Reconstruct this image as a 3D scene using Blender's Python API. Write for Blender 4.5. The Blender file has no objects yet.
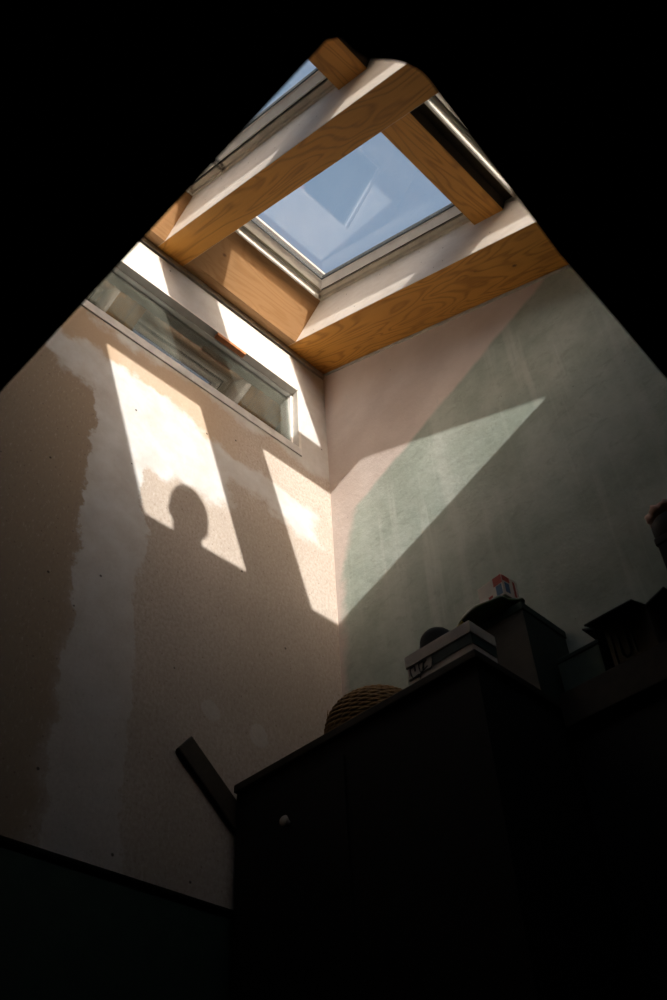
import bpy, bmesh, math, random
from mathutils import Vector, Matrix, Euler

# ---------------------------------------------------------------- camera, light, exposure
SC = bpy.context.scene
COL = SC.collection
Z0 = 2.38                       # roof / wall corner height above the upper floor
CAM = Vector((1.75074, -1.89668, Z0 - 3.31310))
RIGHT = (0.706355, 0.706428, -0.044963)
DOWN = (-0.519120, 0.473789, -0.711364)
FWD = (-0.481224, 0.525817, 0.701384)
FPX = 947.65
cam_data = bpy.data.cameras.new('camera')
cam = bpy.data.objects.new('camera', cam_data)
COL.objects.link(cam)
r_, d_, f_ = RIGHT, DOWN, FWD
cam.matrix_world = Matrix(((r_[0], -d_[0], -f_[0], CAM[0]),
                           (r_[1], -d_[1], -f_[1], CAM[1]),
                           (r_[2], -d_[2], -f_[2], CAM[2]), (0, 0, 0, 1)))
cam_data.sensor_fit = 'VERTICAL'
cam_data.sensor_height = 36.0
cam_data.sensor_width = 24.0
cam_data.lens = FPX / 1000.0 * 36.0
cam_data.clip_start = 0.02
cam_data.dof.use_dof = True
cam_data.dof.focus_distance = 3.9
cam_data.dof.aperture_fstop = 6.5
SC.camera = cam
SC.cycles.max_bounces = 16
SC.cycles.diffuse_bounces = 10

SUN_A, SUN_B = 0.29, 0.37       # direction to the sun: (1, -a, b)
sun_data = bpy.data.lights.new('sun', 'SUN')
sun_data.energy = 5.9
sun_data.angle = math.radians(0.55)
sun_data.color = (1.0, 0.965, 0.915)
sun = bpy.data.objects.new('sun', sun_data)
COL.objects.link(sun)
to_sun = Vector((1.0, -SUN_A, SUN_B)).normalized()
sun.rotation_euler = to_sun.to_track_quat('Z', 'Y').to_euler()
sun.location = (6, -2, 6)

world = bpy.data.worlds.new('world')
SC.world = world
world.use_nodes = True
wn = world.node_tree
wn.nodes.clear()
sky = wn.nodes.new('ShaderNodeTexSky')
sky.sky_type = 'NISHITA'
sky.sun_disc = False
sky.sun_elevation = math.atan(SUN_B / math.hypot(1, SUN_A))
sky.sun_rotation = math.atan2(1.0, -SUN_A)
sky.air_density = 1.0
sky.dust_density = 4.5
sky.ozone_density = 1.0
bg = wn.nodes.new('ShaderNodeBackground')
bg.inputs['Strength'].default_value = 0.285
wo = wn.nodes.new('ShaderNodeOutputWorld')
hs = wn.nodes.new('ShaderNodeHueSaturation')
hs.inputs['Saturation'].default_value = 0.85
hs.inputs['Hue'].default_value = 0.487
wn.links.new(sky.outputs[0], hs.inputs['Color'])
wn.links.new(hs.outputs[0], bg.inputs['Color'])
wn.links.new(bg.outputs[0], wo.inputs['Surface'])

SC.view_settings.view_transform = 'Standard'
SC.view_settings.look = 'None'
SC.view_settings.exposure = 0.22
SC.view_settings.gamma = 1.0
SC.view_settings.use_curve_mapping = False

# ---------------------------------------------------------------- helpers
random.seed(7)
SL = 0.401214                     # roof pitch
cs, sn = math.cos(SL), math.sin(SL)
ROOF = Matrix(((cs, 0, sn, 0), (0, 1, 0, 0), (-sn, 0, cs, Z0), (0, 0, 0, 1)))   # local (u down the slope, y, h)


def zz(z):
    return z + Z0


def tag(o, label=None, cat=None, group=None, kind=None):
    if label: o['label'] = label
    if cat: o['category'] = cat
    if group: o['group'] = group
    if kind: o['kind'] = kind
    return o


def link(name, bm, mats, parent=None, smooth=False, matrix=None, bevel=0.0):
    me = bpy.data.meshes.new(name)
    bmesh.ops.recalc_face_normals(bm, faces=bm.faces)
    bm.to_mesh(me)
    bm.free()
    if not isinstance(mats, (list, tuple)):
        mats = [mats]
    for m in mats:
        me.materials.append(m)
    if smooth:
        for p in me.polygons:
            p.use_smooth = True
    o = bpy.data.objects.new(name, me)
    COL.objects.link(o)
    if matrix is not None:
        o.matrix_world = matrix
    if parent is not None:
        o.parent = parent
    if bevel:
        md = o.modifiers.new('bevel', 'BEVEL')
        md.width = bevel
        md.segments = 2
        md.limit_method = 'ANGLE'
    return o


def empty(name, loc=(0, 0, 0), rot=(0, 0, 0), matrix=None):
    o = bpy.data.objects.new(name, None)
    COL.objects.link(o)
    o.empty_display_size = 0.05
    if matrix is not None:
        o.matrix_world = matrix
    else:
        o.location = loc
        o.rotation_euler = rot
    return o


def box(bm, a, b, mat=0, mtx=None):
    x0, y0, z0 = a
    x1, y1, z1 = b
    v = [bm.verts.new(p) for p in ((x0, y0, z0), (x1, y0, z0), (x1, y1, z0), (x0, y1, z0),
                                   (x0, y0, z1), (x1, y0, z1), (x1, y1, z1), (x0, y1, z1))]
    if mtx is not None:
        for q in v:
            q.co = mtx @ q.co
    fs = []
    for i in ((3, 2, 1, 0), (4, 5, 6, 7), (0, 1, 5, 4), (1, 2, 6, 5), (2, 3, 7, 6), (3, 0, 4, 7)):
        fc = bm.faces.new([v[k] for k in i])
        fc.material_index = mat
        fs.append(fc)
    return fs


def prism(bm, pts, axis, a, b, mat=0):
    """polygon pts (2D) swept along an axis (0 x, 1 y, 2 z) from a to b"""
    def mk(p, t):
        if axis == 0: return (t, p[0], p[1])
        if axis == 1: return (p[0], t, p[1])
        return (p[0], p[1], t)
    A = [bm.verts.new(mk(p, a)) for p in pts]
    B = [bm.verts.new(mk(p, b)) for p in pts]
    n = len(pts)
    fs = [bm.faces.new(A[::-1]), bm.faces.new(B)]
    for i in range(n):
        fs.append(bm.faces.new((A[i], A[(i + 1) % n], B[(i + 1) % n], B[i])))
    for q in fs:
        q.material_index = mat
    return fs


def ring(bm, u0, u1, y0, y1, prof, mat=0):
    """closed profile (inset, h) run round a rectangle with mitred corners"""
    rows = []
    for ins, h in prof:
        rows.append([bm.verts.new((u0 + ins, y0 + ins, h)), bm.verts.new((u1 - ins, y0 + ins, h)),
                     bm.verts.new((u1 - ins, y1 - ins, h)), bm.verts.new((u0 + ins, y1 - ins, h))])
    n = len(rows)
    for i in range(n):
        for k in range(4):
            fc = bm.faces.new((rows[i][k], rows[i][(k + 1) % 4], rows[(i + 1) % n][(k + 1) % 4], rows[(i + 1) % n][k]))
            fc.material_index = mat


def tube(bm, pts, r, seg=8, closed=False, mat=0, cap=True):
    pts = [Vector(p) for p in pts]
    n = len(pts)
    rows = []
    for i, p in enumerate(pts):
        if closed:
            t = pts[(i + 1) % n] - pts[i - 1]
        else:
            t = pts[min(i + 1, n - 1)] - pts[max(i - 1, 0)]
        t.normalize()
        a = Vector((0, 0, 1)) if abs(t.z) < 0.9 else Vector((1, 0, 0))
        s = t.cross(a).normalized()
        w = s.cross(t)
        rr = r[i] if isinstance(r, (list, tuple)) else r
        rows.append([bm.verts.new(p + s * math.cos(q) * rr + w * math.sin(q) * rr)
                     for q in [2 * math.pi * k / seg for k in range(seg)]])
    m = n if closed else n - 1
    for i in range(m):
        A, B = rows[i], rows[(i + 1) % n]
        for k in range(seg):
            fc = bm.faces.new((A[k], A[(k + 1) % seg], B[(k + 1) % seg], B[k]))
            fc.material_index = mat
    if not closed and cap:
        bm.faces.new(rows[0][::-1]).material_index = mat
        bm.faces.new(rows[-1]).material_index = mat


def lathe(bm, prof, c=(0, 0, 0), seg=32, mat=0):
    rows = []
    for r, z in prof:
        if r < 1e-6:
            rows.append([bm.verts.new((c[0], c[1], c[2] + z))])
        else:
            rows.append([bm.verts.new((c[0] + r * math.cos(2 * math.pi * k / seg), c[1] + r * math.sin(2 * math.pi * k / seg), c[2] + z)) for k in range(seg)])
    for A, B in zip(rows, rows[1:]):
        for k in range(seg):
            k2 = (k + 1) % seg
            if len(A) == 1 and len(B) == 1: continue
            if len(A) == 1: fc = bm.faces.new((A[0], B[k], B[k2]))
            elif len(B) == 1: fc = bm.faces.new((A[k], A[k2], B[0]))
            else: fc = bm.faces.new((A[k], A[k2], B[k2], B[k]))
            fc.material_index = mat


# ---------------------------------------------------------------- node materials
class N:
    def __init__(s, name):
        s.m = bpy.data.materials.new(name)
        s.m.use_nodes = True
        s.t = s.m.node_tree
        s.t.nodes.clear()
        s.out = s.t.nodes.new('ShaderNodeOutputMaterial')
        s.co = s.t.nodes.new('ShaderNodeTexCoord').outputs['Object']

    def set(s, inp, v):
        if hasattr(v, 'is_linked') or hasattr(v, 'links'):
            s.t.links.new(v, inp)
        else:
            inp.default_value = v

    def math(s, op, a, b=0.0, c=0.0, clamp=False):
        n = s.t.nodes.new('ShaderNodeMath')
        n.operation = op
        n.use_clamp = clamp
        for i, v in enumerate((a, b, c)):
            s.set(n.inputs[i], v)
        return n.outputs[0]

    def xyz(s, v=None):
        n = s.t.nodes.new('ShaderNodeSeparateXYZ')
        s.t.links.new(v or s.co, n.inputs[0])
        return n.outputs

    def scale(s, sc, v=None, loc=(0, 0, 0), rot=(0, 0, 0)):
        n = s.t.nodes.new('ShaderNodeMapping')
        n.inputs['Scale'].default_value = sc
        n.inputs['Location'].default_value = loc
        n.inputs['Rotation'].default_value = rot
        s.t.links.new(v or s.co, n.inputs[0])
        return n.outputs[0]

    def noise(s, sc, v=None, det=4, rough=0.55, dist=0.0, out='Fac'):
        n = s.t.nodes.new('ShaderNodeTexNoise')
        n.inputs['Scale'].default_value = sc
        n.inputs['Detail'].default_value = det
        n.inputs['Roughness'].default_value = rough
        n.inputs['Distortion'].default_value = dist
        s.t.links.new(v or s.co, n.inputs['Vector'])
        return n.outputs[out]

    def voro(s, sc, v=None):
        n = s.t.nodes.new('ShaderNodeTexVoronoi')
        n.inputs['Scale'].default_value = sc
        s.t.links.new(v or s.co, n.inputs['Vector'])
        return n.outputs['Distance']

    def step(s, v, a, b):
        n = s.t.nodes.new('ShaderNodeMapRange')
        n.interpolation_type = 'SMOOTHSTEP'
        s.set(n.inputs['Value'], v)
        s.set(n.inputs['From Min'], a)
        s.set(n.inputs['From Max'], b)
        return n.outputs[0]

    def lin(s, v, a, b, c, d):
        n = s.t.nodes.new('ShaderNodeMapRange')
        for k, q in (('Value', v), ('From Min', a), ('From Max', b), ('To Min', c), ('To Max', d)):
            s.set(n.inputs[k], q)
        return n.outputs[0]

    def mix(s, f, a, b, mode='MIX'):
        n = s.t.nodes.new('ShaderNodeMix')
        n.data_type = 'RGBA'
        n.blend_type = mode
        s.set(n.inputs[0], f)
        for i, v in ((6, a), (7, b)):
            if isinstance(v, (tuple, list)):
                v = tuple(v) + (1,) if len(v) == 3 else v
            s.set(n.inputs[i], v)
        return n.outputs[2]

    def band(s, v, lo, hi, soft):
        """1 between lo and hi"""
        return s.math('MULTIPLY', s.step(v, lo - soft, lo + soft), s.math('SUBTRACT', 1.0, s.step(v, hi - soft, hi + soft)))

    def done(s, col, rough=0.6, spec=0.3, bump=None, bs=0.2, bd=0.01, metal=0.0):
        p = s.t.nodes.new('ShaderNodeBsdfPrincipled')
        if isinstance(col, tuple): col = col + (1,) if len(col) == 3 else col
        s.set(p.inputs['Base Color'], col)
        s.set(p.inputs['Roughness'], rough)
        s.set(p.inputs['Specular IOR Level'], spec)
        s.set(p.inputs['Metallic'], metal)
        if bump is not None:
            b = s.t.nodes.new('ShaderNodeBump')
            b.inputs['Strength'].default_value = bs
            b.inputs['Distance'].default_value = bd
            s.t.links.new(bump, b.inputs['Height'])
            s.t.links.new(b.outputs[0], p.inputs['Normal'])
        s.t.links.new(p.outputs[0], s.out.inputs[0])
        return s.m


def simple(name, col, rough=0.6, var=0.15, sc=18.0, spec=0.3, metal=0.0):
    n = N(name)
    f = n.noise(sc, det=5)
    lo = tuple(c * (1 - var) for c in col)
    hi = tuple(min(1, c * (1 + var)) for c in col)
    return n.done(n.mix(n.step(f, 0.3, 0.7), lo, hi), rough, spec, f, 0.08, 0.004, metal)


def mat_plywood(name, along=0, base=(0.64, 0.29, 0.05), dark=(0.31, 0.115, 0.016), face=2):
    n = N(name)
    sc = [10.0, 10.0, 10.0]
    sc[along] = 1.7
    v = n.scale(tuple(sc))
    w = n.noise(1.0, v, det=2, rough=0.45, dist=0.6)
    rings = n.math('FRACT', n.math('MULTIPLY', w, 13.0))
    line = n.math('SUBTRACT', 1.0, n.step(n.math('ABSOLUTE', n.math('SUBTRACT', rings, 0.5)), 0.0, 0.30))
    sc2 = [140.0, 140.0, 140.0]
    sc2[along] = 4.0
    fib = n.noise(1.0, n.scale(tuple(sc2)), det=3)
    vk = [9.0, 9.0, 9.0]
    vk[along] = 5.5
    kd = n.voro(1.0, n.scale(tuple(vk), loc=(0.31, 0.13, 0.0)))
    knot = n.math('SUBTRACT', 1.0, n.step(kd, 0.035, 0.085))
    halo = n.math('SUBTRACT', 1.0, n.step(kd, 0.06, 0.30))
    tone = n.noise(2.3, det=2)
    c = n.mix(n.math('MULTIPLY', line, 0.8), base, dark)
    c = n.mix(n.math('MULTIPLY', halo, 0.25), c, dark)
    c = n.mix(n.lin(fib, 0.3, 0.7, 0.0, 0.35), c, tuple(b * 1.25 for b in base))
    c = n.mix(n.math('MULTIPLY', knot, 0.85), c, (0.055, 0.022, 0.008))
    c = n.mix(n.lin(tone, 0.3, 0.7, 0.0, 0.3), c, tuple(b * 0.72 for b in base))
    return n.done(c, 0.55, 0.35, fib, 0.12, 0.003)


def mat_lining():
    n = N('pale_lining_board')
    a = n.noise(3.5, det=4)
    b = n.noise(60, n.scale((0.35, 1, 1)), det=3)
    c = n.mix(n.step(a, 0.3, 0.7), (0.66, 0.59, 0.52), (0.76, 0.71, 0.65))
    c = n.mix(n.lin(b, 0.35, 0.75, 0.0, 0.3), c, (0.5, 0.42, 0.35))
    sp = n.math('SUBTRACT', 1.0, n.step(n.voro(20), 0.045, 0.075))
    c = n.mix(n.math('MULTIPLY', sp, 0.7), c, (0.2, 0.15, 0.11))
    return n.done(c, 0.7, 0.2, b, 0.1, 0.003)


def mat_wall_left():
    n = N('patched_fibreboard')
    x, y, z = n.xyz()
    z = n.math('SUBTRACT', z, Z0)
    n1 = n.math('SUBTRACT', n.noise(5.0, det=5, rough=0.6), 0.5)
    n2 = n.math('SUBTRACT', n.noise(6.0, n.scale((1, 1, 1), loc=(4.2, 7.7, 1.3)), det=5, rough=0.6), 0.5)
    yd = n.math('ADD', y, n.math('MULTIPLY', n1, 0.30))
    zd = n.math('ADD', z, n.math('MULTIPLY', n2, 0.26))
    # taped vertical joint, drifting to the right towards the floor
    cen = n.math('ADD', n.math('MULTIPLY', n.math('ADD', z, 1.0), -0.055), -0.93)
    dy = n.math('ABSOLUTE', n.math('SUBTRACT', n.math('ADD', y, n.math('MULTIPLY', n1, 0.16)), cen))
    v1 = n.math('MULTIPLY', n.math('SUBTRACT', 1.0, n.step(n.math('ADD', dy, n.math('MULTIPLY', n.math('SUBTRACT', n.noise(30, det=5, rough=0.7), 0.5), 0.05)), 0.093, 0.105)), n.math('SUBTRACT', 1.0, n.step(zd, -0.88, -0.80)))
    # horizontal joint below the window
    hz = n.math('ADD', zd, n.math('MULTIPLY', n.math('ADD', y, 0.6), 0.10))
    h1 = n.math('MULTIPLY', n.band(hz, -1.0, -0.85, 0.02), n.band(yd, -1.26, -0.10, 0.03))
    h2 = n.math('MULTIPLY', n.band(zd, -1.16, -0.90, 0.02), n.band(yd, -0.98, -0.50, 0.03))
    # top of wall and strip under the sill
    top = n.step(zd, -0.69, -0.64)
    # two dabs of filler low down
    def dab(cy, cz, r):
        a = n.math('SUBTRACT', n.math('ADD', y, n.math('MULTIPLY', n1, 0.05)), cy)
        b = n.math('SUBTRACT', n.math('ADD', z, n.math('MULTIPLY', n2, 0.05)), cz)
        d = n.math('SQRT', n.math('ADD', n.math('MULTIPLY', a, a), n.math('MULTIPLY', b, b)))
        return n.math('SUBTRACT', 1.0, n.step(d, r * 0.75, r))
    m = n.math('MULTIPLY', v1, n.lin(z, -2.3, -1.4, 0.5, 1.0), clamp=True)
    for q in (h1, h2, top, n.math('MULTIPLY', dab(-0.526, -1.915, 0.036), 0.5), n.math('MULTIPLY', dab(-0.354, -1.924, 0.042), 0.5)):
        m = n.math('MAXIMUM', m, q)
    thin = n.noise(9.0, det=6, rough=0.7)
    m = n.math('MULTIPLY', m, n.lin(thin, 0.25, 0.6, 0.55, 1.0), clamp=True)
    fib = n.noise(90, det=4, rough=0.7)
    big = n.noise(2.2, det=3)
    base = n.mix(n.step(big, 0.3, 0.7), (0.44, 0.375, 0.315), (0.53, 0.46, 0.395))
    leftb = n.math('SUBTRACT', 1.0, n.step(n.math('ADD', y, n.math('MULTIPLY', n1, 0.2)), -1.02, -0.94))
    base = n.mix(n.math('MULTIPLY', leftb, 0.85), base, (0.32, 0.235, 0.155))
    base = n.mix(n.lin(fib, 0.35, 0.7, 0.0, 0.6), base, (0.30, 0.235, 0.185))
    chip = n.noise(1.0, n.scale((60, 150, 60), rot=(0.6, 0, 0)), det=3, rough=0.6)
    base = n.mix(n.math('MULTIPLY', n.step(chip, 0.56, 0.70), 0.36), base, (0.24, 0.17, 0.12))
    base = n.mix(n.math('MULTIPLY', n.step(chip, 0.42, 0.30), 0.35), base, (0.62, 0.55, 0.48))
    flk = n.math('SUBTRACT', 1.0, n.step(n.voro(38), 0.05, 0.13))
    base = n.mix(n.math('MULTIPLY', flk, 0.55), base, (0.14, 0.095, 0.07))
    pl = n.mix(n.lin(n.noise(14, det=5), 0.3, 0.7, 0, 1), (0.50, 0.487, 0.465), (0.59, 0.58, 0.565))
    tan = n.math('MULTIPLY', n.step(n.math('ADD', zd, n.math('MULTIPLY', n1, 0.1)), -0.93, -0.88), n.math('SUBTRACT', 1.0, n.step(zd, -0.66, -0.62)))
    base = n.mix(n.math('MULTIPLY', n.math('MULTIPLY', tan, n.math('SUBTRACT', 1.0, n.step(y, -0.62, -0.36))), 0.7), base, (0.47, 0.345, 0.235))
    c = n.mix(m, base, pl)
    nail = n.math('SUBTRACT', 1.0, n.step(n.voro(8.5), 0.026, 0.042))
    c = n.mix(n.math('MULTIPLY', nail, 0.85), c, (0.04, 0.03, 0.025))
    bump = n.math('ADD', n.math('MULTIPLY', fib, 0.5), m)
    return n.done(c, 0.85, 0.15, bump, 0.25, 0.004)


def mat_wall_right():
    n = N('green_washed_plaster')
    x, y, z = n.xyz()
    z = n.math('SUBTRACT', z, Z0)
    n1 = n.math('SUBTRACT', n.noise(7.0, det=5, rough=0.6), 0.5)
    # green wash below a slanting edge, pink plaster above it and next to the corner
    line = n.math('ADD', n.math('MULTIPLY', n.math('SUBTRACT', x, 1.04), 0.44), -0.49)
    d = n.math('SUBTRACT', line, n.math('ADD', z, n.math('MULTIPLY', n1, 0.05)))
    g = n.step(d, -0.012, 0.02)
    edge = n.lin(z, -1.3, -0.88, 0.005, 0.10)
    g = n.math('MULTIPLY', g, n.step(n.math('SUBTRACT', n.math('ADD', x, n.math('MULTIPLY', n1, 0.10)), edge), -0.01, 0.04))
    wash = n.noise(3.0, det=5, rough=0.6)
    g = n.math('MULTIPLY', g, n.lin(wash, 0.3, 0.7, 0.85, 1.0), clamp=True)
    drip = n.noise(1.0, n.scale((16.0, 1.0, 0.75), rot=(0, math.radians(-4), 0)), det=4, rough=0.6)
    drip2 = n.noise(1.0, n.scale((45.0, 1.0, 1.2), loc=(3, 0, 2)), det=3, rough=0.6)
    where = n.step(n.noise(1.6, n.scale((1, 1, 0.6), loc=(1.7, 0, 0.4)), det=2), 0.42, 0.62)
    pink = n.mix(n.step(n.noise(4, det=5), 0.3, 0.7), (0.60, 0.505, 0.45), (0.70, 0.61, 0.555))
    green = n.mix(n.step(n.noise(2.4, det=7, rough=0.7), 0.32, 0.68), (0.29, 0.345, 0.285), (0.48, 0.54, 0.475))
    green = n.mix(n.math('MULTIPLY', n.step(n.noise(1.0, n.scale((14, 14, 22), rot=(0, 0.45, 0)), det=6, rough=0.75, dist=0.8), 0.52, 0.66), 0.35), green, (0.22, 0.25, 0.20))
    st = n.math('MAXIMUM', n.math('MULTIPLY', n.step(drip, 0.50, 0.66), where), n.math('MULTIPLY', n.step(drip2, 0.58, 0.75), 0.6))
    green = n.mix(n.math('MULTIPLY', st, 0.42), green, (0.62, 0.66, 0.60))
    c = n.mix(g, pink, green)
    sc = n.noise(40, n.scale((1, 1, 0.25), rot=(0, 0.5, 0)), det=4)
    c = n.mix(n.math('MULTIPLY', n.step(sc, 0.62, 0.75), 0.35), c, (0.5, 0.5, 0.46))
    sp = n.math('SUBTRACT', 1.0, n.step(n.voro(11), 0.02, 0.035))
    c = n.mix(n.math('MULTIPLY', sp, 0.6), c, (0.1, 0.09, 0.08))
    return n.done(c, 0.75, 0.2, n.noise(24, det=7, rough=0.7), 0.35, 0.008)


def mat_glass(name, base=0.05, dirt=0.03, tint=(1, 1, 1), dcol=(0.6, 0.6, 0.58)):
    n = N(name)
    t = n.t
    lw = t.nodes.new('ShaderNodeLayerWeight')
    fac = n.math('POWER', lw.outputs['Facing'], 5.0)
    fac = n.math('ADD', n.math('MULTIPLY', fac, 1.0 - base), base, clamp=True)
    tr = t.nodes.new('ShaderNodeBsdfTransparent')
    tr.inputs[0].default_value = tuple(tint) + (1,)
    gl = t.nodes.new('ShaderNodeBsdfGlossy')
    gl.inputs['Roughness'].default_value = 0.008
    a = t.nodes.new('ShaderNodeMixShader')
    t.links.new(fac, a.inputs[0])
    t.links.new(tr.outputs[0], a.inputs[1])
    t.links.new(gl.outputs[0], a.inputs[2])
    df = t.nodes.new('ShaderNodeBsdfDiffuse')
    df.inputs[0].default_value = tuple(dcol) + (1,)
    b = t.nodes.new('ShaderNodeMixShader')
    dn = n.math('MULTIPLY', n.lin(n.noise(5.0, det=6, rough=0.7), 0.35, 0.75, 0.3, 1.3), dirt)
    t.links.new(dn, b.inputs[0])
    t.links.new(a.outputs[0], b.inputs[1])
    t.links.new(df.outputs[0], b.inputs[2])
    t.links.new(b.outputs[0], n.out.inputs[0])
    return n.m


M_PLY = mat_plywood('plywood_along_slope', 0)
M_PLYY = mat_plywood('plywood_along_ridge', 1)
M_HEAD = mat_plywood('smooth_plywood', 1, (0.40, 0.225, 0.10), (0.33, 0.17, 0.065))
M_LINING = mat_lining()
M_WALL_L = mat_wall_left()
M_WALL_R = mat_wall_right()
M_GLASS = mat_glass('skylight_glass', 0.07, 0.012)
M_PANE = mat_glass('dusty_window_glass', 0.19, 0.17, (0.8, 0.84, 0.8), (0.30, 0.30, 0.25))
M_FRAME = simple('cream_window_frame', (0.60, 0.54, 0.44), 0.45, 0.12)
M_SHADE_STRIP = simple('dark_brown_painted_shade', (0.05, 0.036, 0.022), 0.85)
M_SASH = simple('white_sash_paint', (0.82, 0.81, 0.78), 0.4, 0.06)
M_ALU = simple('pale_anodised_metal', (0.78, 0.76, 0.71), 0.4, 0.05, 60, 0.5, 0.2)
M_GASKET = simple('dark_rubber_gasket', (0.03, 0.035, 0.035), 0.6)
M_FLASH = simple('dark_roof_flashing', (0.06, 0.06, 0.065), 0.5)
M_ROOF = simple('plain_roof_board', (0.14, 0.12, 0.09), 0.85)
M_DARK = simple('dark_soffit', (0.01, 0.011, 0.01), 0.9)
M_FLOOR = simple('floor_boards', (0.06, 0.045, 0.03), 0.7)
M_LOWER = simple('dark_green_wall_paint', (0.012, 0.034, 0.022), 0.7)
M_SHADE = simple('plain_plaster', (0.12, 0.11, 0.10), 0.85)
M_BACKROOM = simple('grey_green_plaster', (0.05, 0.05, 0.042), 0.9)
M_REVEAL = simple('white_painted_board', (0.62, 0.58, 0.53), 0.55, 0.08)
M_SILL = simple('grey_primed_board', (0.58, 0.56, 0.54), 0.6, 0.12)
M_SEAL = simple('grey_wood_batten', (0.50, 0.46, 0.40), 0.7)
M_OAK = simple('reddish_wood_block', (0.48, 0.18, 0.07), 0.5, 0.2, 60)
M_DWOOD = simple('dark_brown_wood', (0.03, 0.021, 0.011), 0.6, 0.3, 30)
M_BLACKW = simple('black_stained_board', (0.005, 0.005, 0.0045), 0.7, 0.3, 30)

# ---------------------------------------------------------------- the setting: walls, floors, roof
WX0, WX1 = 4.6, 4.7          # knee wall
YB = -4.0                    # far wall behind the camera
def roofz(x): return -math.tan(SL) * x

# left wall: fibreboard with the opening of the long window
OY0, OY1, OZ0, OZ1 = -1.95, -0.160, -0.640, -0.245
bm = bmesh.new()
T = -0.10
box(bm, (T, YB, zz(-2.42)), (0, 0, zz(OZ0)))
box(bm, (T, YB, zz(OZ0)), (0, OY0, zz(OZ1)))
box(bm, (T, OY1, zz(OZ0)), (0, 0, zz(OZ1)))
box(bm, (T, YB, zz(OZ1)), (0, 0, zz(-0.042)))
bmesh.ops.remove_doubles(bm, verts=bm.verts, dist=1e-5)
tag(link('wall_left', bm, M_WALL_L), 'patched beige fibreboard wall with plaster smears below the long window', 'wall', kind='structure')
bm = bmesh.new()
box(bm, (-0.10, YB, zz(-0.042)), (-0.022, 0, zz(0.06)))
tag(link('trim_1', bm, M_DARK), 'dark gap along the top of the fibreboard wall', 'trim', kind='structure')
bm = bmesh.new()
box(bm, (-0.022, YB, zz(-0.029)), (0.006, 0.0, zz(-0.003)))
tag(link('trim_2', bm, M_SEAL), 'grey batten under the roof edge above the long window', 'trim', kind='structure')

# right wall, from the lower floor up to the roof
bm = bmesh.new()
prism(bm, [(-0.1, zz(-4.9)), (WX1, zz(-4.9)), (WX1, zz(roofz(WX1) + 0.02)), (0.0, zz(0.0)), (-0.1, zz(0.0))], 1, 0.0, 0.10)
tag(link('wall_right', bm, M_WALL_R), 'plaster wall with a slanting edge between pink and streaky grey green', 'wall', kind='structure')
bm = bmesh.new()
prism(bm, [(0.0, zz(-0.016)), (2.5, zz(roofz(2.5) - 0.016)), (2.5, zz(roofz(2.5) - 0.004)), (0.0, zz(-0.004))], 1, -0.006, 0.0)
tag(link('trim_3', bm, M_SEAL), 'thin grey bead between plywood roof edge and right wall', 'trim', kind='structure')

# lower part of the stairwell under the left wall
bm = bmesh.new()
box(bm, (-0.12, YB, zz(-4.9)), (-0.004, 0, zz(-2.442)))
tag(link('wall_stairwell', bm, M_LOWER), 'dark green stairwell wall below the fibreboard', 'wall', kind='structure')
bm = bmesh.new()
box(bm, (-0.12, YB, zz(-2.442)), (-0.022, 0, zz(-2.42)))
tag(link('trim_4', bm, M_DARK), 'black gap between fibreboard and dark green wall', 'trim', kind='structure')

# remaining shell
bm = bmesh.new()
box(bm, (WX0, YB, zz(-4.9)), (WX1, 0, zz(roofz(WX0) + 0.1)))
tag(link('wall_knee', bm, M_SHADE), 'low knee wall under the roof', 'wall', kind='structure')
bm = bmesh.new()
prism(bm, [(-0.1, zz(-4.9)), (WX1, zz(-4.9)), (WX1, zz(roofz(WX1) + 0.02)), (0.0, zz(0.06)), (-0.1, zz(0.06))], 1, YB - 0.1, YB)
tag(link('wall_back', bm, M_SHADE), 'plain wall behind the stairwell', 'wall', kind='structure')
bm = bmesh.new()
box(bm, (-0.1, YB - 0.1, zz(-5.0)), (WX1, 0.1, zz(-4.9)))
tag(link('floor_lower', bm, M_FLOOR), 'floor of the storey below', 'floor', kind='structure')

# upper floor slab with the rounded stairwell opening
EY = -1.646
pts = [(0.0, YB), (WX0, YB), (WX0, 0.0), (1.556, 0.0), (1.556, -0.9), (1.561, -1.083), (1.567, -1.212), (1.571, -1.319), (1.582, -1.437)]
pts += [(1.5921, -1.5452), (1.5936, -1.5554), (1.5939, -1.5656), (1.5923, -1.5749), (1.5883, -1.5855), (1.5825, -1.5953), (1.5748, -1.6044), (1.5666, -1.6142), (1.5632, -1.6289), (1.5630, -1.6440), (1.5525, -1.6511)]
pts.append((0.0, EY))
bm = bmesh.new()
prism(bm, pts, 2, zz(-2.43), zz(-2.38))
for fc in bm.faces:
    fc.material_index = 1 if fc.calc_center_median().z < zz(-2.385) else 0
fl = link('floor', bm, [M_FLOOR, M_DARK])
tag(fl, 'dark upper floor seen from below, with a rounded corner at the stairwell', 'floor', kind='structure')

# screw hook in the edge of the floor opening
bm = bmesh.new()
hk = [(1.392, -1.650, zz(-2.421)), (1.392, -1.640, zz(-2.421))]
for k in range(1, 11):
    a = math.radians(-90 + 27 * k)
    hk.append((1.392, -1.640 + 0.006 * math.cos(a) , zz(-2.415) + 0.006 * math.sin(a)))
tube(bm, hk, 0.0012, 6)
tag(link('screw_hook', bm, M_DARK, smooth=True), 'tiny dark screw hook on the left edge of the floor opening', 'hook')

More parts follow.
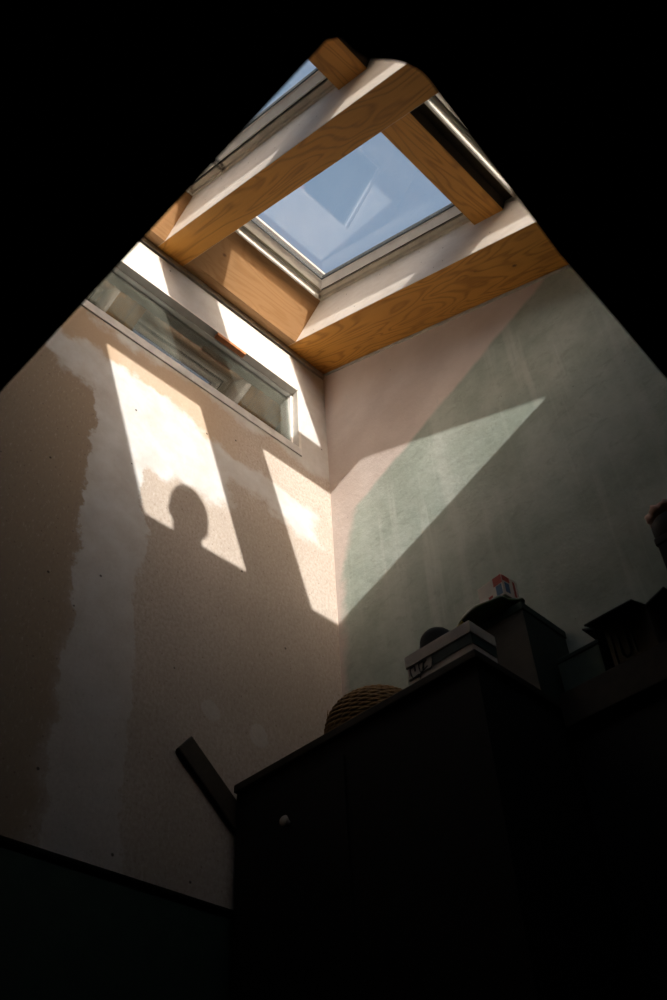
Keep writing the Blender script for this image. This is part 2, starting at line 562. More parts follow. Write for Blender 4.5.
# roof field round the skylights (local roof coordinates u, y, h)
U1 = 1.865                      # lower edge of the openings at the underside
U2 = 2.22                       # lower edge of the window frames
BAY = [(-0.784, -0.222), (-1.468, -0.912)]
bm = bmesh.new()
prism(bm, [(U1, 0.0), (5.2, 0.0), (5.2, 0.30), (U2, 0.30), (U2, 0.185)], 1, YB - 0.1, 0.1)
tag(link('ceiling', bm, M_ROOF, matrix=ROOF), 'boarded lower slope of the roof below the skylights', 'ceiling', kind='structure')
bm = bmesh.new()
box(bm, (-0.35, YB - 0.1, 0.0), (U1, -1.622, 0.30))
box(bm, (U1, -1.622 + -2.478, 0.001), (U2 + 0.01, -1.622, 0.299))
tag(link('ceiling_back', bm, M_ROOF, matrix=ROOF), 'boarded slope of the roof beyond the last rafter', 'ceiling', kind='structure')

# ---------------------------------------------------------------- roof beams
def beam(label, u0, u1, y0, y1, h0, h1):
    bm = bmesh.new()
    prism(bm, [(u0, h0), (u1, h0), (U2, 0.185), (U2, h1), (u0, h1)], 1, y0, y1)
    bm.normal_update()
    for fc in bm.faces:
        if abs(fc.normal.y) > 0.9:
            fc.material_index = 1
    o = link('rafter', bm, [M_PLY, M_LINING], matrix=ROOF)
    md = o.modifiers.new('bevel', 'BEVEL'); md.width = 0.0015; md.segments = 1; md.limit_method = 'ANGLE'
    return tag(o, label, 'roof beam', 'plywood rafters between the skylights')

beam('wide plywood rafter along the top of the right wall', 0.0, U1, -0.222, 0.1, 0.0, 0.30)
beam('plywood rafter crossing the middle, between the two rows of skylights', 0.0, U1, -0.912, -0.784, 0.0, 0.30)
beam('plywood rafter beyond the dark floor edge, last from the right wall', 0.0, U1, -1.622, -1.468, 0.0, 0.30)

for i, (y0, y1) in enumerate(BAY):
    # plywood head above the left wall, its face splayed back under the window frame
    bm = bmesh.new()
    prism(bm, [(0.0, 0.0), (0.064, 0.0), (0.155, 0.185), (0.155, 0.30), (-0.35, 0.30), (-0.35, 0.16)], 1, y0, y1)
    o = link('roof_header', bm, M_HEAD, matrix=ROOF)
    tag(o, ('splayed plywood header over the corner end of the long window' if i == 0 else
            'splayed plywood header left of the middle rafter, at the dark floor edge'), 'roof beam', 'plywood headers above the left wall')
    bm = bmesh.new()
    prism(bm, [(1.006, 0.150), (1.135, 0.150), (1.135, 0.196), (1.176, 0.196), (1.176, 0.30), (1.006, 0.30)], 1, y0, y1)
    o = link('cross_beam', bm, M_PLYY, matrix=ROOF)
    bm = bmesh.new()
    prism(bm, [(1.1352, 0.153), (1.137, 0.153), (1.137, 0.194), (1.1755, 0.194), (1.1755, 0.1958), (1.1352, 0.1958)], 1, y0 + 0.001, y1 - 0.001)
    strip_ = link('shade_strip', bm, M_SHADE_STRIP, o)  # added dark strip, its colour stands in for shade on the beam's downhill side
    strip_['label'] = 'dark brown strip painting shade along the side'
    tag(o, ('orange plywood cross beam between the middle rafter and the right wall rafter' if i == 0 else
            'short stub of brown cross beam above the middle rafter by the dark floor edge'), 'roof beam', 'cross beams between the skylights')
bm = bmesh.new()
box(bm, (-0.35, 0.0, 0.16), (0.0, 0.1, 0.30)); box(bm, (-0.35, -0.222, 0.16), (0.0, 0.0, 0.30))
box(bm, (-0.35, -0.912, 0.16), (0.0, -0.784, 0.30)); box(bm, (-0.35, -1.622, 0.16), (0.0, -1.468, 0.30))
tag(link('ceiling_eave', bm, M_ROOF, matrix=ROOF), 'roof edge outside above the left wall', 'ceiling', kind='structure')

# ---------------------------------------------------------------- skylights
def skylight(idx, u0, u1, y0, y1, label):
    root = empty('window_%d' % idx, matrix=ROOF)
    tag(root, label, 'skylight', 'roof windows in the plywood frame', 'structure')
    bm = bmesh.new()
    ring(bm, u0, u1, y0, y1, [(0.0, 0.185), (0.008, 0.185), (0.009, 0.202), (0.026, 0.204), (0.026, 0.30), (0.0, 0.30)])
    link('frame', bm, M_FRAME, root)
    bm = bmesh.new()
    prism(bm, [(u0 + 0.011, 0.173), (u0 + 0.019, 0.171), (u0 + 0.022, 0.175), (u0 + 0.022, 0.203), (u0 + 0.011, 0.203)], 1, y0 + 0.022, y1 - 0.028)
    vb = link('ventilation_bar', bm, M_ALU, root)
    vb['label'] = 'pale metal bar along the top edge of the window'
    bm = bmesh.new()
    ring(bm, u0, u1, y0, y1, [(0.026, 0.214), (0.038, 0.214), (0.038, 0.25), (0.026, 0.25)])
    link('seal', bm, M_GASKET, root)
    bm = bmesh.new()
    ring(bm, u0, u1, y0, y1, [(0.035, 0.205), (0.041, 0.199), (0.059, 0.222), (0.066, 0.2235), (0.066, 0.242), (0.035, 0.242)])
    link('sash', bm, M_SASH, root)
    bm = bmesh.new()
    ring(bm, u0, u1, y0, y1, [(0.0642, 0.2220), (0.0672, 0.2235), (0.0672, 0.2435), (0.0642, 0.2435)])
    link('gasket', bm, M_GASKET, root)
    bm = bmesh.new()
    box(bm, (u0 + 0.065, y0 + 0.065, 0.226), (u1 - 0.065, y1 - 0.065, 0.230))
    link('glass_pane', bm, M_GLASS, root)
    bm = bmesh.new()
    ring(bm, u0, u1, y0, y1, [(0.0, 0.301), (0.058, 0.2415), (0.058, 0.26), (0.0, 0.32)])
    link('flashing', bm, M_FLASH, root)
    return root

skylight(2, 0.155, 1.03, BAY[0][0], BAY[0][1], 'large skylight in the middle showing blue sky, nearest the corner')
skylight(3, 1.175, U2, BAY[0][0], BAY[0][1], 'skylight sliver right of the orange cross beam, at the dark floor edge')
skylight(4, 0.155, 1.03, BAY[1][0], BAY[1][1], 'upper left skylight behind the middle rafter, partly cut by the dark floor edge')
skylight(5, 1.175, U2, BAY[1][0], BAY[1][1], 'skylight hidden by the dark floor edge beyond the brown stub beam')

# ---------------------------------------------------------------- the long interior window in the left wall
root = empty('window_1', (0, 0, 0))
tag(root, 'long narrow fixed window of dusty glass high in the patched left wall', 'window', kind='structure')
bm = bmesh.new()
# board reveal: head, jamb, sill board
box(bm, (-0.10, OY0, zz(OZ1 - 0.004)), (0.002, OY1, zz(OZ1 + 0.006)))
box(bm, (-0.10, OY1 - 0.004, zz(OZ0)), (0.002, OY1 + 0.010, zz(OZ1 + 0.010)))
box(bm, (-0.10, OY0 - 0.010, zz(OZ0)), (0.002, OY0, zz(OZ1 + 0.010)))
link('reveal', bm, M_REVEAL, root)
bm = bmesh.new()
box(bm, (-0.10, OY0 - 0.02, zz(-0.640)), (0.006, OY1 + 0.01, zz(-0.600)))
link('sill', bm, M_SILL, root, bevel=0.002)
bm = bmesh.new()
FX0, FX1 = -0.058, -0.030
def bar(a, b): box(bm, (FX0, a[0], zz(a[1])), (FX1, b[0], zz(b[1])))
bar((OY0, OZ1 - 0.010), (OY1, OZ1 - 0.003)); bar((OY0, -0.600), (OY1, -0.592))
bar((OY1 - 0.012, -0.592), (OY1 - 0.003, OZ1 - 0.010)); bar((OY0, -0.592), (OY0 + 0.010, OZ1 - 0.010))
link('frame', bm, M_SASH, root, bevel=0.0015)
bm = bmesh.new()
prism(bm, [(-0.037, zz(-0.597)), (-0.033, zz(-0.597)), (-0.049, zz(OZ1 - 0.006)), (-0.053, zz(OZ1 - 0.006))], 1, OY0 + 0.004, OY1 - 0.006)
link('glass_pane', bm, M_PANE, root)
bm = bmesh.new()
box(bm, (-0.020, -0.588, zz(OZ1 - 0.020)), (0.003, -0.444, zz(OZ1 - 0.0045)))
o = link('wood_block', bm, M_OAK, bevel=0.002)
tag(o, 'small reddish wood block under the head of the long window', 'wood block')
# dim space behind the glass
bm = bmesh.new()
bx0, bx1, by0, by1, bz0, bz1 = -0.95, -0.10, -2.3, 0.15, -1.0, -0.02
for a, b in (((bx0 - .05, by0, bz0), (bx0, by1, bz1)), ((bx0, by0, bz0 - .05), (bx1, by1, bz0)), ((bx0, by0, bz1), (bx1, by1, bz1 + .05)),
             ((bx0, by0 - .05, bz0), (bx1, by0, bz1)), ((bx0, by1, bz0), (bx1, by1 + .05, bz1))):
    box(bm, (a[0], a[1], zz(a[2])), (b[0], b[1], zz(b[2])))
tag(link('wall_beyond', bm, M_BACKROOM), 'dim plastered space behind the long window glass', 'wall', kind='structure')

# ---------------------------------------------------------------- cupboard and ledge at the foot of the right wall
LZ = -2.115
SX, SY = 0.812, -0.450
cup = empty('stair_cupboard', (0.4, -0.225, zz(-4.9)))
tag(cup, 'black stair cupboard in the corner, its flat top carrying the basket and boxes', 'cupboard')
IM = Matrix.Translation((-0.4, 0.225, -zz(-4.9)))
def part(name, bm, m, parent, inv, **k):
    bmesh.ops.transform(bm, matrix=inv, verts=bm.verts)
    return link(name, bm, m, parent, **k)
bm = bmesh.new(); box(bm, (0.017, SY, zz(LZ - 0.022)), (SX, -0.002, zz(LZ))); part('top_board', bm, M_DWOOD, cup, IM, bevel=0.003)
bm = bmesh.new(); box(bm, (0.017, SY + 0.012, zz(-4.9)), (SX - 0.01, SY + 0.03, zz(LZ - 0.022))); part('front_panel', bm, M_BLACKW, cup, IM)
bm = bmesh.new(); box(bm, (SX - 0.03, SY + 0.03, zz(-4.9)), (SX - 0.01, -0.002, zz(LZ - 0.022))); part('side_panel', bm, M_BLACKW, cup, IM)
bm = bmesh.new(); box(bm, (0.04, SY + 0.006, zz(-2.95)), (0.40, SY + 0.014, zz(-2.19)))
dr = part('door', bm, M_BLACKW, cup, IM, bevel=0.002)
bm = bmesh.new(); lathe(bm, [(0, 0.022), (0.011, 0.021), (0.014, 0.016), (0.010, 0.010), (0.006, 0.006), (0.006, 0.0), (0, 0)], seg=20)
bmesh.ops.transform(bm, matrix=Matrix.Translation((0.215, SY + 0.007, zz(-2.289))) @ Matrix.Rotation(math.radians(90), 4, 'X'), verts=bm.verts)
kn = part('knob', bm, M_SEAL, dr, IM, smooth=True)
kn['label'] = 'small pale metal knob'

led = empty('wall_ledge', (1.2, -0.07, zz(-4.9)))
tag(led, 'dark boxed ledge with a brown front board running right from the cupboard', 'ledge')
IM2 = Matrix.Translation((-1.2, 0.07, -zz(-4.9)))
bm = bmesh.new(); box(bm, (SX + 0.002, -0.128, zz(LZ - 0.015)), (WX0 - 0.01, -0.002, zz(LZ + 0.0))); part('top_board', bm, M_DWOOD, led, IM2)
bm = bmesh.new(); box(bm, (SX + 0.002, -0.138, zz(LZ - 0.075)), (WX0 - 0.01, -0.118, zz(LZ + 0.012))); part('front_board', bm, M_DWOOD, led, IM2, bevel=0.002)
bm = bmesh.new(); box(bm, (SX + 0.002, -0.118, zz(-4.9)), (WX0 - 0.01, -0.10, zz(LZ - 0.015))); part('front_panel', bm, M_BLACKW, led, IM2)

# sloping rail board on the left wall
bm = bmesh.new()
ang = math.atan2(-0.098, 0.122)
Lr = 0.45
box(bm, (0.0, 0.0, -0.0315), (0.014, Lr, 0.0315))
M4 = Matrix.Translation((0.001, -0.611, zz(-2.049))) @ Matrix.Rotation(ang, 4, 'X')
o = link('rail_board', bm, M_DWOOD, matrix=M4, bevel=0.003)
tag(o, 'dark brown rail board sloping down the left wall behind the cupboard corner', 'rail')
rail = o

# ---------------------------------------------------------------- things on the cupboard and the ledge
M_STRAW = simple('straw_wicker', (0.25, 0.145, 0.05), 0.7, 0.35, 80)
M_CARD = simple('white_carton', (0.74, 0.66, 0.58), 0.6, 0.08)
M_INK = simple('black_ink', (0.012, 0.012, 0.012), 0.5)
M_TEAL = simple('dark_teal_print', (0.012, 0.04, 0.036), 0.5)
M_RED = simple('red_print', (0.42, 0.05, 0.03), 0.5)
M_BLUE = simple('blue_print', (0.06, 0.13, 0.24), 0.5)
M_BLACK = simple('black_felt', (0.010, 0.010, 0.010), 0.8)
M_GREENBAG = simple('dark_green_plastic', (0.028, 0.05, 0.012), 0.35, 0.4, 25)
M_YELLOW = simple('yellow_print', (0.50, 0.40, 0.03), 0.4)
M_BOXF = simple('grey_brown_card', (0.10, 0.088, 0.07), 0.8)
M_BOXG = simple('dark_green_card', (0.02, 0.038, 0.028), 0.7)
M_PALEG = simple('dull_green_card', (0.075, 0.11, 0.088), 0.8)
M_DBOX = simple('charcoal_card', (0.016, 0.015, 0.014), 0.8)
M_PRINT = simple('brown_card', (0.11, 0.09, 0.06), 0.8)
M_PINK = simple('pinkish_plastic', (0.48, 0.30, 0.24), 0.4)

# wicker basket, upturned and dome shaped
bk = empty('wicker_basket', (0.345, -0.255, zz(LZ)))
tag(bk, 'round straw wicker basket upturned on the cupboard top, nearest the corner', 'basket')
RX, RY, RZ = 0.135, 0.125, 0.178
bm = bmesh.new()
for k in range(26):
    t = k / 25.0
    rr = math.sqrt(max(0.0, 1 - (t * 0.985) ** 4.2))
    if rr < 0.05: rr = 0.05
    ptsr = []
    for q in range(64):
        a = 2 * math.pi * q / 64
        wv = 0.003 * math.sin(a * 16 + (k % 2) * math.pi)
        ptsr.append(((RX * rr + wv) * math.cos(a), (RY * rr + wv) * math.sin(a), 0.005 + t * RZ))
    tube(bm, ptsr, 0.0048, 6, closed=True)
link('woven_body', bm, M_STRAW, bk, smooth=True)
for q in range(16):
    a = 2 * math.pi * q / 16
    ptsr = []
    for k in range(14):
        t = k / 13.0
        rr = math.sqrt(max(0.0, 1 - (t * 0.985) ** 4.2))
        ptsr.append((RX * rr * math.cos(a), RY * rr * math.sin(a), 0.004 + t * RZ))
    bm = bmesh.new(); tube(bm, ptsr, 0.0034, 6); link('stake', bm, M_STRAW, bk, smooth=True)
for q in range(9):
    a = math.radians(random.uniform(150, 330)); zq = random.uniform(0.08, 0.2)
    rr = RX * math.sqrt(max(0.0, 1 - (zq / RZ * 0.985) ** 4.2))
    p0 = Vector((rr * math.cos(a), rr * math.sin(a), zq))
    p1 = p0 + Vector((random.uniform(-0.04, 0.04), -random.uniform(0.0, 0.03), random.uniform(0.0, 0.035)))
    bm = bmesh.new(); tube(bm, [p0, (p0 + p1) / 2 + Vector((0, 0, 0.004)), p1], [0.0015, 0.0013, 0.0008], 5); link('loose_straw', bm, M_STRAW, bk)

# white shoe box with stripe and looping pen mark
wb = empty('white_box', (0.70, -0.383, zz(LZ)))
tag(wb, 'long white box with dark teal stripe and black looping mark on the cupboard corner', 'box')
bm = bmesh.new(); box(bm, (-0.095, -0.045, 0.0), (0.095, 0.045, 0.064)); link('carton', bm, M_CARD, wb, bevel=0.0015)
bm = bmesh.new(); box(bm, (-0.098, -0.048, 0.066 - 0.004), (0.098, 0.048, 0.094)); link('lid', bm, M_CARD, wb, bevel=0.0015)
bm = bmesh.new(); box(bm, (-0.02, -0.0462, 0.034), (0.0962, 0.0462, 0.061)); link('stripe', bm, M_TEAL, wb)
mk = bmesh.new()
cc = []
for k in range(60):
    t = k / 59.0
    a = t * 4.2 * math.pi
    cc.append((-0.085 + 0.055 * t + 0.013 * math.cos(a), -0.0462, 0.044 + 0.017 * math.sin(a) + 0.004 * math.sin(3 * a)))
tube(mk, cc, 0.0013, 6)
tube(mk, [(-0.092, -0.0462, 0.030), (-0.066, -0.0462, 0.026), (-0.034, -0.0462, 0.040)], 0.0014, 6)
tube(mk, [(-0.060, -0.0462, 0.018), (-0.046, -0.0462, 0.050), (-0.036, -0.0462, 0.058)], 0.0014, 6)
link('pen_mark', mk, M_INK, wb)

# black round cap behind the white box
hat = empty('felt_hat', (0.662, -0.372, zz(LZ) + 0.0945))
tag(hat, 'black rounded felt hat lying on top of the white box', 'hat')
bm = bmesh.new()
prof = [(0.0, 0.075)] + [(0.043 * math.sin(a), 0.035 + 0.040 * math.cos(a)) for a in [math.radians(d) for d in range(8, 91, 9)]] + [(0.044, 0.02), (0.045, 0.010), (0.045, 0.004)]
lathe(bm, prof, seg=40); link('crown', bm, M_BLACK, hat, smooth=True)
bm = bmesh.new(); lathe(bm, [(0.040, 0.0), (0.050, 0.0005), (0.052, 0.002), (0.050, 0.004), (0.0455, 0.005), (0.040, 0.004), (0.040, 0.0)], seg=40); link('brim', bm, M_BLACK, hat, smooth=True)

# tall dark box against the wall
tb = empty('storage_box', (0.690, -0.100, zz(LZ)))
tag(tb, 'tall dark storage box, brown front and green side, against the right wall', 'box')
bm = bmesh.new()
box(bm, (-0.115, -0.093, 0.0), (0.115, 0.095, 0.262)); bm.normal_update()
for fc in bm.faces: fc.material_index = 1 if fc.normal.x > 0.5 else 0
link('carton', bm, [M_BOXF, M_BOXG], tb, bevel=0.002)
bm = bmesh.new(); box(bm, (-0.118, -0.096, 0.245), (0.118, 0.097, 0.268)); link('lid', bm, M_BOXG, tb, bevel=0.002)

# green and yellow bag lying on the storage box
bg_ = empty('plastic_bag', (0.698, -0.178, zz(LZ) + 0.268))
tag(bg_, 'crumpled dark green plastic bag with yellow edge lying on the storage box', 'bag')
bm = bmesh.new()
bmesh.ops.create_uvsphere(bm, u_segments=40, v_segments=20, radius=1.0)
for v in bm.verts:
    w = 1 + 0.12 * math.sin(7 * v.co.x + 4 * v.co.y) + 0.08 * math.sin(13 * v.co.y + 5 * v.co.x)
    v.co = Vector((v.co.x * 0.098 * (1 + 0.1 * math.sin(5 * v.co.y)), v.co.y * 0.058, max(0.0, (v.co.z * 0.5 + 0.45) * 0.046 * w)))
link('sack', bm, M_GREENBAG, bg_, smooth=True)
bm = bmesh.new()
tube(bm, [(-0.094, -0.015, 0.010), (-0.080, -0.032, 0.014), (-0.052, -0.046, 0.012)], [0.004, 0.006, 0.004], 8)
link('yellow_seam', bm, M_YELLOW, bg_, smooth=True)

# small printed carton on the bag
sc_ = empty('small_carton', (0.730, -0.165, zz(LZ) + 0.312), (0, 0, math.radians(-5)))
tag(sc_, 'small white carton with red and blue print perched on top of the green bag', 'carton')
bm = bmesh.new(); box(bm, (-0.042, -0.030, 0.0), (0.042, 0.030, 0.068)); link('carton', bm, M_CARD, sc_, bevel=0.0012)
bm = bmesh.new()
box(bm, (0.012, -0.0306, 0.040), (0.041, -0.0298, 0.067))
link('red_print', bm, M_RED, sc_)
for a, b in (((-0.010, -0.0306, 0.004), (0.004, -0.0298, 0.020)), ((0.0418, -0.028, 0.048), (0.0426, 0.0, 0.066)), ((0.0418, 0.012, 0.010), (0.0426, 0.020, 0.060))):
    bm = bmesh.new(); box(bm, a, b); link('red_print', bm, M_RED, sc_)
bm = bmesh.new()
box(bm, (0.018, -0.0306, 0.006), (0.038, -0.0298, 0.038)); link('blue_print', bm, M_BLUE, sc_)
bm = bmesh.new(); box(bm, (0.0418, -0.022, 0.012), (0.0426, -0.004, 0.044)); link('blue_print', bm, M_BLUE, sc_)

# dull green box on the ledge
gb = empty('green_box', (0.878, -0.063, zz(LZ)))
tag(gb, 'dull green lidded box on the ledge beside the storage box', 'box')
bm = bmesh.new(); box(bm, (-0.058, -0.048, 0.0), (0.058, 0.052, 0.108)); link('carton', bm, M_PALEG, gb, bevel=0.002)
bm = bmesh.new(); box(bm, (-0.060, -0.050, 0.108), (0.060, 0.054, 0.120)); link('lid', bm, M_BOXG, gb, bevel=0.002)

# open carton with flaps
oc = empty('open_carton', (1.020, -0.062, zz(LZ)))
tag(oc, 'dark open carton with spread flaps on the ledge, black lettering on its front', 'carton')
bm = bmesh.new(); h = 0.135
box(bm, (-0.058, -0.054, 0), (-0.053, 0.054, h)); box(bm, (0.053, -0.054, 0), (0.058, 0.054, h))
box(bm, (-0.053, -0.054, 0), (0.053, -0.049, h)); box(bm, (-0.053, 0.049, 0), (0.053, 0.054, h)); box(bm, (-0.053, -0.049, 0), (0.053, 0.049, 0.005))
link('carton_body', bm, M_PRINT, oc)
for q, (piv, rot, siz) in enumerate((((0, -0.054, h), Matrix.Rotation(math.radians(18), 4, 'X'), ((-0.070, -0.075, 0), (0.058, 0, 0.004))),
                                     ((0.058, 0, h), Matrix.Rotation(math.radians(-20), 4, 'Y'), ((0, -0.054, 0), (0.06, 0.054, 0.004))),
                                     ((-0.058, 0, h), Matrix.Rotation(math.radians(25), 4, 'Y'), ((-0.06, -0.054, 0), (0, 0.054, 0.004))))):
    bm = bmesh.new(); box(bm, *siz); bmesh.ops.transform(bm, matrix=Matrix.Translation(piv) @ rot, verts=bm.verts)
    link('flap', bm, M_DBOX, oc)
bm = bmesh.new()
def lt(p, r=0.0022): tube(bm, [(x, -0.0548, z) for x, z in p], r, 6)
lt([(-0.046, 0.020), (-0.046, 0.105)]); lt([(-0.030, 0.100), (-0.030, 0.045), (-0.022, 0.034), (-0.012, 0.036), (-0.008, 0.048), (-0.008, 0.102)], 0.003)
lt([(0.006, 0.034), (0.006, 0.100)], 0.003); lt([(-0.046, 0.020), (0.02, 0.020)])
link('lettering', bm, M_INK, oc)

# dark crate on the ledge at the picture's right edge with a jar on it
cr = empty('dark_crate', (1.258, -0.066, zz(LZ)))
tag(cr, 'tall black crate on the ledge at the right edge of the picture', 'crate')
bm = bmesh.new(); box(bm, (-0.105, -0.050, 0), (0.105, 0.060, 0.285)); link('crate_body', bm, M_DBOX, cr, bevel=0.004)
bm = bmesh.new(); box(bm, (-0.108, -0.053, 0.270), (0.108, 0.062, 0.292)); link('rim', bm, M_DBOX, cr, bevel=0.004)
jar = empty('lidded_jar', (1.190, -0.066, zz(LZ) + 0.292))
tag(jar, 'dark jar with crumpled pinkish white cover standing on the black crate', 'jar')
bm = bmesh.new(); lathe(bm, [(0, 0), (0.046, 0), (0.050, 0.004), (0.050, 0.056), (0.044, 0.064), (0, 0.064)], seg=32); link('jar_body', bm, M_BLACK, jar, smooth=True)
bm = bmesh.new()
bmesh.ops.create_uvsphere(bm, u_segments=36, v_segments=16, radius=1.0)
for v in bm.verts:
    a = math.atan2(v.co.y, v.co.x)
    w = 1 + 0.06 * math.sin(9 * a) + 0.04 * math.sin(17 * a + 6 * v.co.z)
    v.co = Vector((v.co.x * 0.053 * w, v.co.y * 0.053 * w, 0.060 + (v.co.z * 0.5 + 0.5) * 0.05 * w))
link('cover', bm, M_PINK, jar, smooth=True)

# ---------------------------------------------------------------- the person whose head throws the shadow on the left wall
M_SKIN = simple('skin', (0.55, 0.36, 0.27), 0.5, 0.05)
M_HAIR = simple('dark_brown_hair', (0.03, 0.02, 0.013), 0.6, 0.3, 90)
M_SHIRT = simple('grey_cotton', (0.16, 0.16, 0.17), 0.9)
M_JEANS = simple('dark_denim', (0.03, 0.04, 0.07), 0.9)
M_SHOE = simple('black_leather', (0.015, 0.014, 0.013), 0.5)

def skin(name, chains, mat, parent, root=0, sub=2):
    """chains: lists of (point, radius); equal points are merged"""
    idx, vs, rs, es = {}, [], [], []
    for ch in chains:
        prev = None
        for p, r in ch:
            k = tuple(round(c, 4) for c in p)
            if k not in idx:
                idx[k] = len(vs); vs.append(p); rs.append(r)
            if prev is not None: es.append((prev, idx[k]))
            prev = idx[k]
    me = bpy.data.meshes.new(name)
    me.from_pydata(vs, es, [])
    o = bpy.data.objects.new(name, me)
    COL.objects.link(o)
    md = o.modifiers.new('skin', 'SKIN')
    md.use_smooth_shade = True
    for i, sv in enumerate(me.skin_vertices[0].data):
        rr = rs[i] if isinstance(rs[i], tuple) else (rs[i], rs[i])
        sv.radius = rr
        sv.use_root = (i == root)
    ms = o.modifiers.new('sub', 'SUBSURF'); ms.levels = sub; ms.render_levels = sub
    dg = bpy.context.evaluated_depsgraph_get()
    m2 = bpy.data.meshes.new_from_object(o.evaluated_get(dg))
    o.modifiers.clear()
    o.data = m2
    m2.materials.clear(); m2.materials.append(mat)
    for p in m2.polygons: p.use_smooth = True
    o.parent = parent
    return o

# local frame: x = facing direction, y = left, z up; placed turned towards the left wall
per = empty('person', (1.715, -1.135, 0.0), (0, 0, math.radians(172)))
tag(per, 'person in grey top and dark jeans standing upstairs, head raised into the skylight', 'person')
HX, HZ = 0.085, 1.72      # head centre
body = []
body.append([((0.0, 0, 0.93), (0.13, 0.10)), ((0.005, 0, 1.08), (0.12, 0.09)), ((0.02, 0, 1.25), (0.13, 0.095)), ((0.035, 0, 1.40), (0.11, 0.085)),
             ((0.05, 0, 1.50), 0.055), ((0.062, 0, 1.565), 0.05), ((HX - 0.01, 0, 1.63), 0.062), ((HX, 0, 1.70), (0.068, 0.085)), ((HX - 0.004, 0, 1.765), (0.060, 0.080)), ((HX - 0.006, 0, 1.805), (0.040, 0.055))])
for s in (1, -1):
    body.append([((0.0, 0, 0.93), (0.13, 0.10)), ((0.0, s * 0.095, 0.86), 0.085), ((0.01, s * 0.10, 0.66), 0.072), ((0.012, s * 0.10, 0.48), 0.056), ((-0.01, s * 0.10, 0.33), 0.055),
                 ((-0.02, s * 0.10, 0.10), 0.036), ((0.0, s * 0.102, 0.05), 0.034), ((0.09, s * 0.105, 0.035), 0.030), ((0.13, s * 0.107, 0.03), 0.024)])
    body.append([((0.035, 0, 1.40), (0.11, 0.085)), ((0.035, s * 0.12, 1.43), 0.065), ((0.03, s * 0.185, 1.40), 0.056), ((0.015, s * 0.205, 1.25), 0.046), ((0.01, s * 0.215, 1.12), 0.040),
                 ((0.045, s * 0.22, 0.98), 0.034), ((0.075, s * 0.22, 0.88), 0.026), ((0.09, s * 0.22, 0.83), (0.034, 0.02))])
    for f_off, f_len, r in ((-0.026, 0.072, .0085), (-0.009, 0.082, .009), (0.009, 0.078, .0088), (0.025, 0.062, .0078)):
        b0 = Vector((0.098 + f_off, s * 0.22, 0.80)); d = Vector((0.22, -s * 0.12, -0.97)).normalized(); d2 = Vector((0.05, -s * 0.35, -0.94)).normalized()
        body.append([((0.09, s * 0.22, 0.83), (0.034, 0.02)), (tuple(b0), r * 1.2), (tuple(b0 + d * f_len * .5), r), (tuple(b0 + d * f_len * .5 + d2 * f_len * .5), r * .8)])
    body.append([((0.075, s * 0.22, 0.88), 0.026), ((0.115, s * 0.205, 0.845), 0.012), ((0.135, s * 0.195, 0.80), 0.010), ((0.138, s * 0.19, 0.775), 0.0085)])
# nose and ears grow out of the head
body.append([((HX, 0, 1.70), (0.068, 0.085)), ((HX + 0.082, 0, 1.705), 0.014), ((HX + 0.100, 0, 1.692), 0.012)])
bo = skin('body', body, M_SKIN, per)
for s in (1, -1):
    bm = bmesh.new(); bmesh.ops.create_uvsphere(bm, u_segments=16, v_segments=10, radius=1.0)
    bmesh.ops.transform(bm, matrix=Matrix.Translation((HX - 0.005, s * 0.069, 1.70)) @ Matrix.Diagonal((0.017, 0.008, 0.030, 1)), verts=bm.verts); link('ear', bm, M_SKIN, per, smooth=True)
    bm = bmesh.new(); bmesh.ops.create_uvsphere(bm, u_segments=16, v_segments=10, radius=0.0105)
    bmesh.ops.transform(bm, matrix=Matrix.Translation((HX + 0.070, s * 0.031, 1.722)), verts=bm.verts); link('eye', bm, M_INK, per, smooth=True)
bm = bmesh.new(); bmesh.ops.create_uvsphere(bm, u_segments=16, v_segments=10, radius=1.0)
bmesh.ops.transform(bm, matrix=Matrix.Translation((HX + 0.074, 0, 1.658)) @ Matrix.Diagonal((0.010, 0.024, 0.007, 1)), verts=bm.verts); link('mouth', bm, M_RED, per, smooth=True)
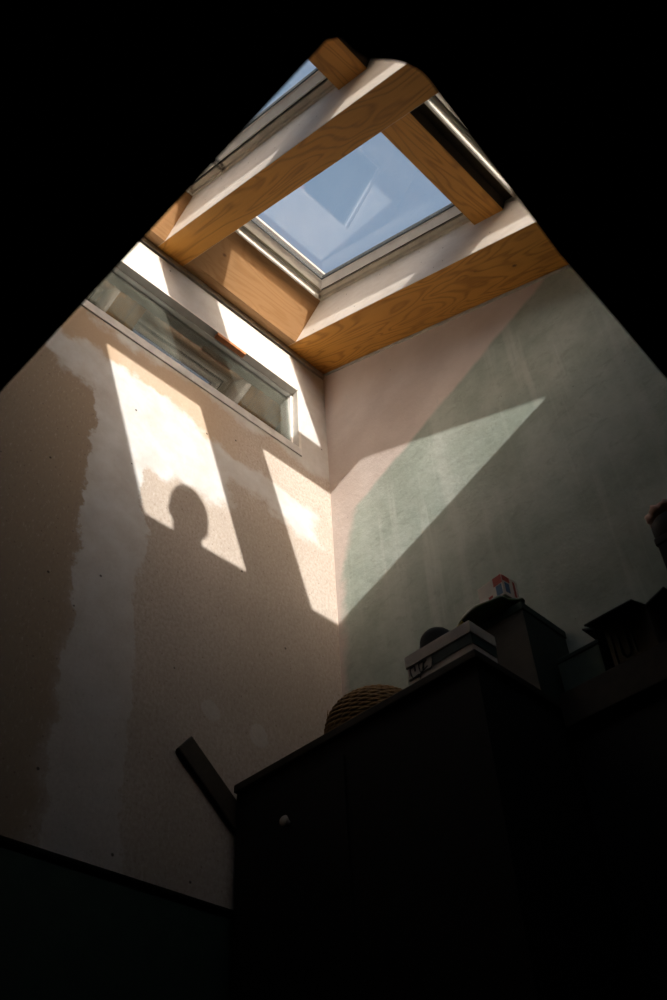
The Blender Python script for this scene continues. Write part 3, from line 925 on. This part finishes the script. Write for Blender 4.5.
bm = bmesh.new(); bmesh.ops.create_uvsphere(bm, u_segments=40, v_segments=24, radius=1.0)
dead = []
for v in bm.verts:
    c = v.co.copy()
    w = 1 + 0.035 * math.sin(9 * c.x + 3 * c.z) * math.sin(8 * c.y + 2)
    if c.x > 0.42 and c.z < 0.45: dead.append(v)
    elif c.z < -0.55: dead.append(v)
    v.co = Vector((HX - 0.008 + c.x * 0.094 * w, c.y * 0.074 * w, 1.725 + c.z * 0.105 * w))
bmesh.ops.delete(bm, geom=dead, context='VERTS')
hr = link('hair', bm, M_HAIR, per, smooth=True)
md = hr.modifiers.new('thick', 'SOLIDIFY'); md.thickness = 0.012; md.offset = -1
sh = [[((0.0, 0, 0.90), (0.145, 0.115)), ((0.005, 0, 1.08), (0.137, 0.106)), ((0.02, 0, 1.25), (0.145, 0.110)), ((0.035, 0, 1.40), (0.122, 0.098)), ((0.047, 0, 1.485), 0.072)]]
for s in (1, -1):
    sh.append([((0.035, 0, 1.40), (0.122, 0.098)), ((0.035, s * 0.12, 1.43), 0.078), ((0.03, s * 0.185, 1.40), 0.070), ((0.015, s * 0.205, 1.25), 0.060), ((0.01, s * 0.215, 1.12), 0.055), ((0.045, s * 0.22, 0.98), 0.047), ((0.066, s * 0.22, 0.91), 0.040)])
skin('shirt', sh, M_SHIRT, per)
tr = []
for s in (1, -1):
    tr.append([((0.0, 0, 0.94), (0.135, 0.105)), ((0.0, s * 0.095, 0.86), 0.098), ((0.01, s * 0.10, 0.66), 0.086), ((0.012, s * 0.10, 0.48), 0.072), ((-0.01, s * 0.10, 0.33), 0.070), ((-0.018, s * 0.10, 0.12), 0.062), ((-0.012, s * 0.10, 0.075), 0.060)])
skin('trousers', tr, M_JEANS, per)
for s in (1, -1):
    skin('shoe', [[((-0.055, s * 0.102, 0.042), 0.040), ((0.0, s * 0.102, 0.052), 0.042), ((0.08, s * 0.105, 0.043), (0.042, 0.036)), ((0.15, s * 0.108, 0.036), (0.038, 0.028))]], M_SHOE, per)
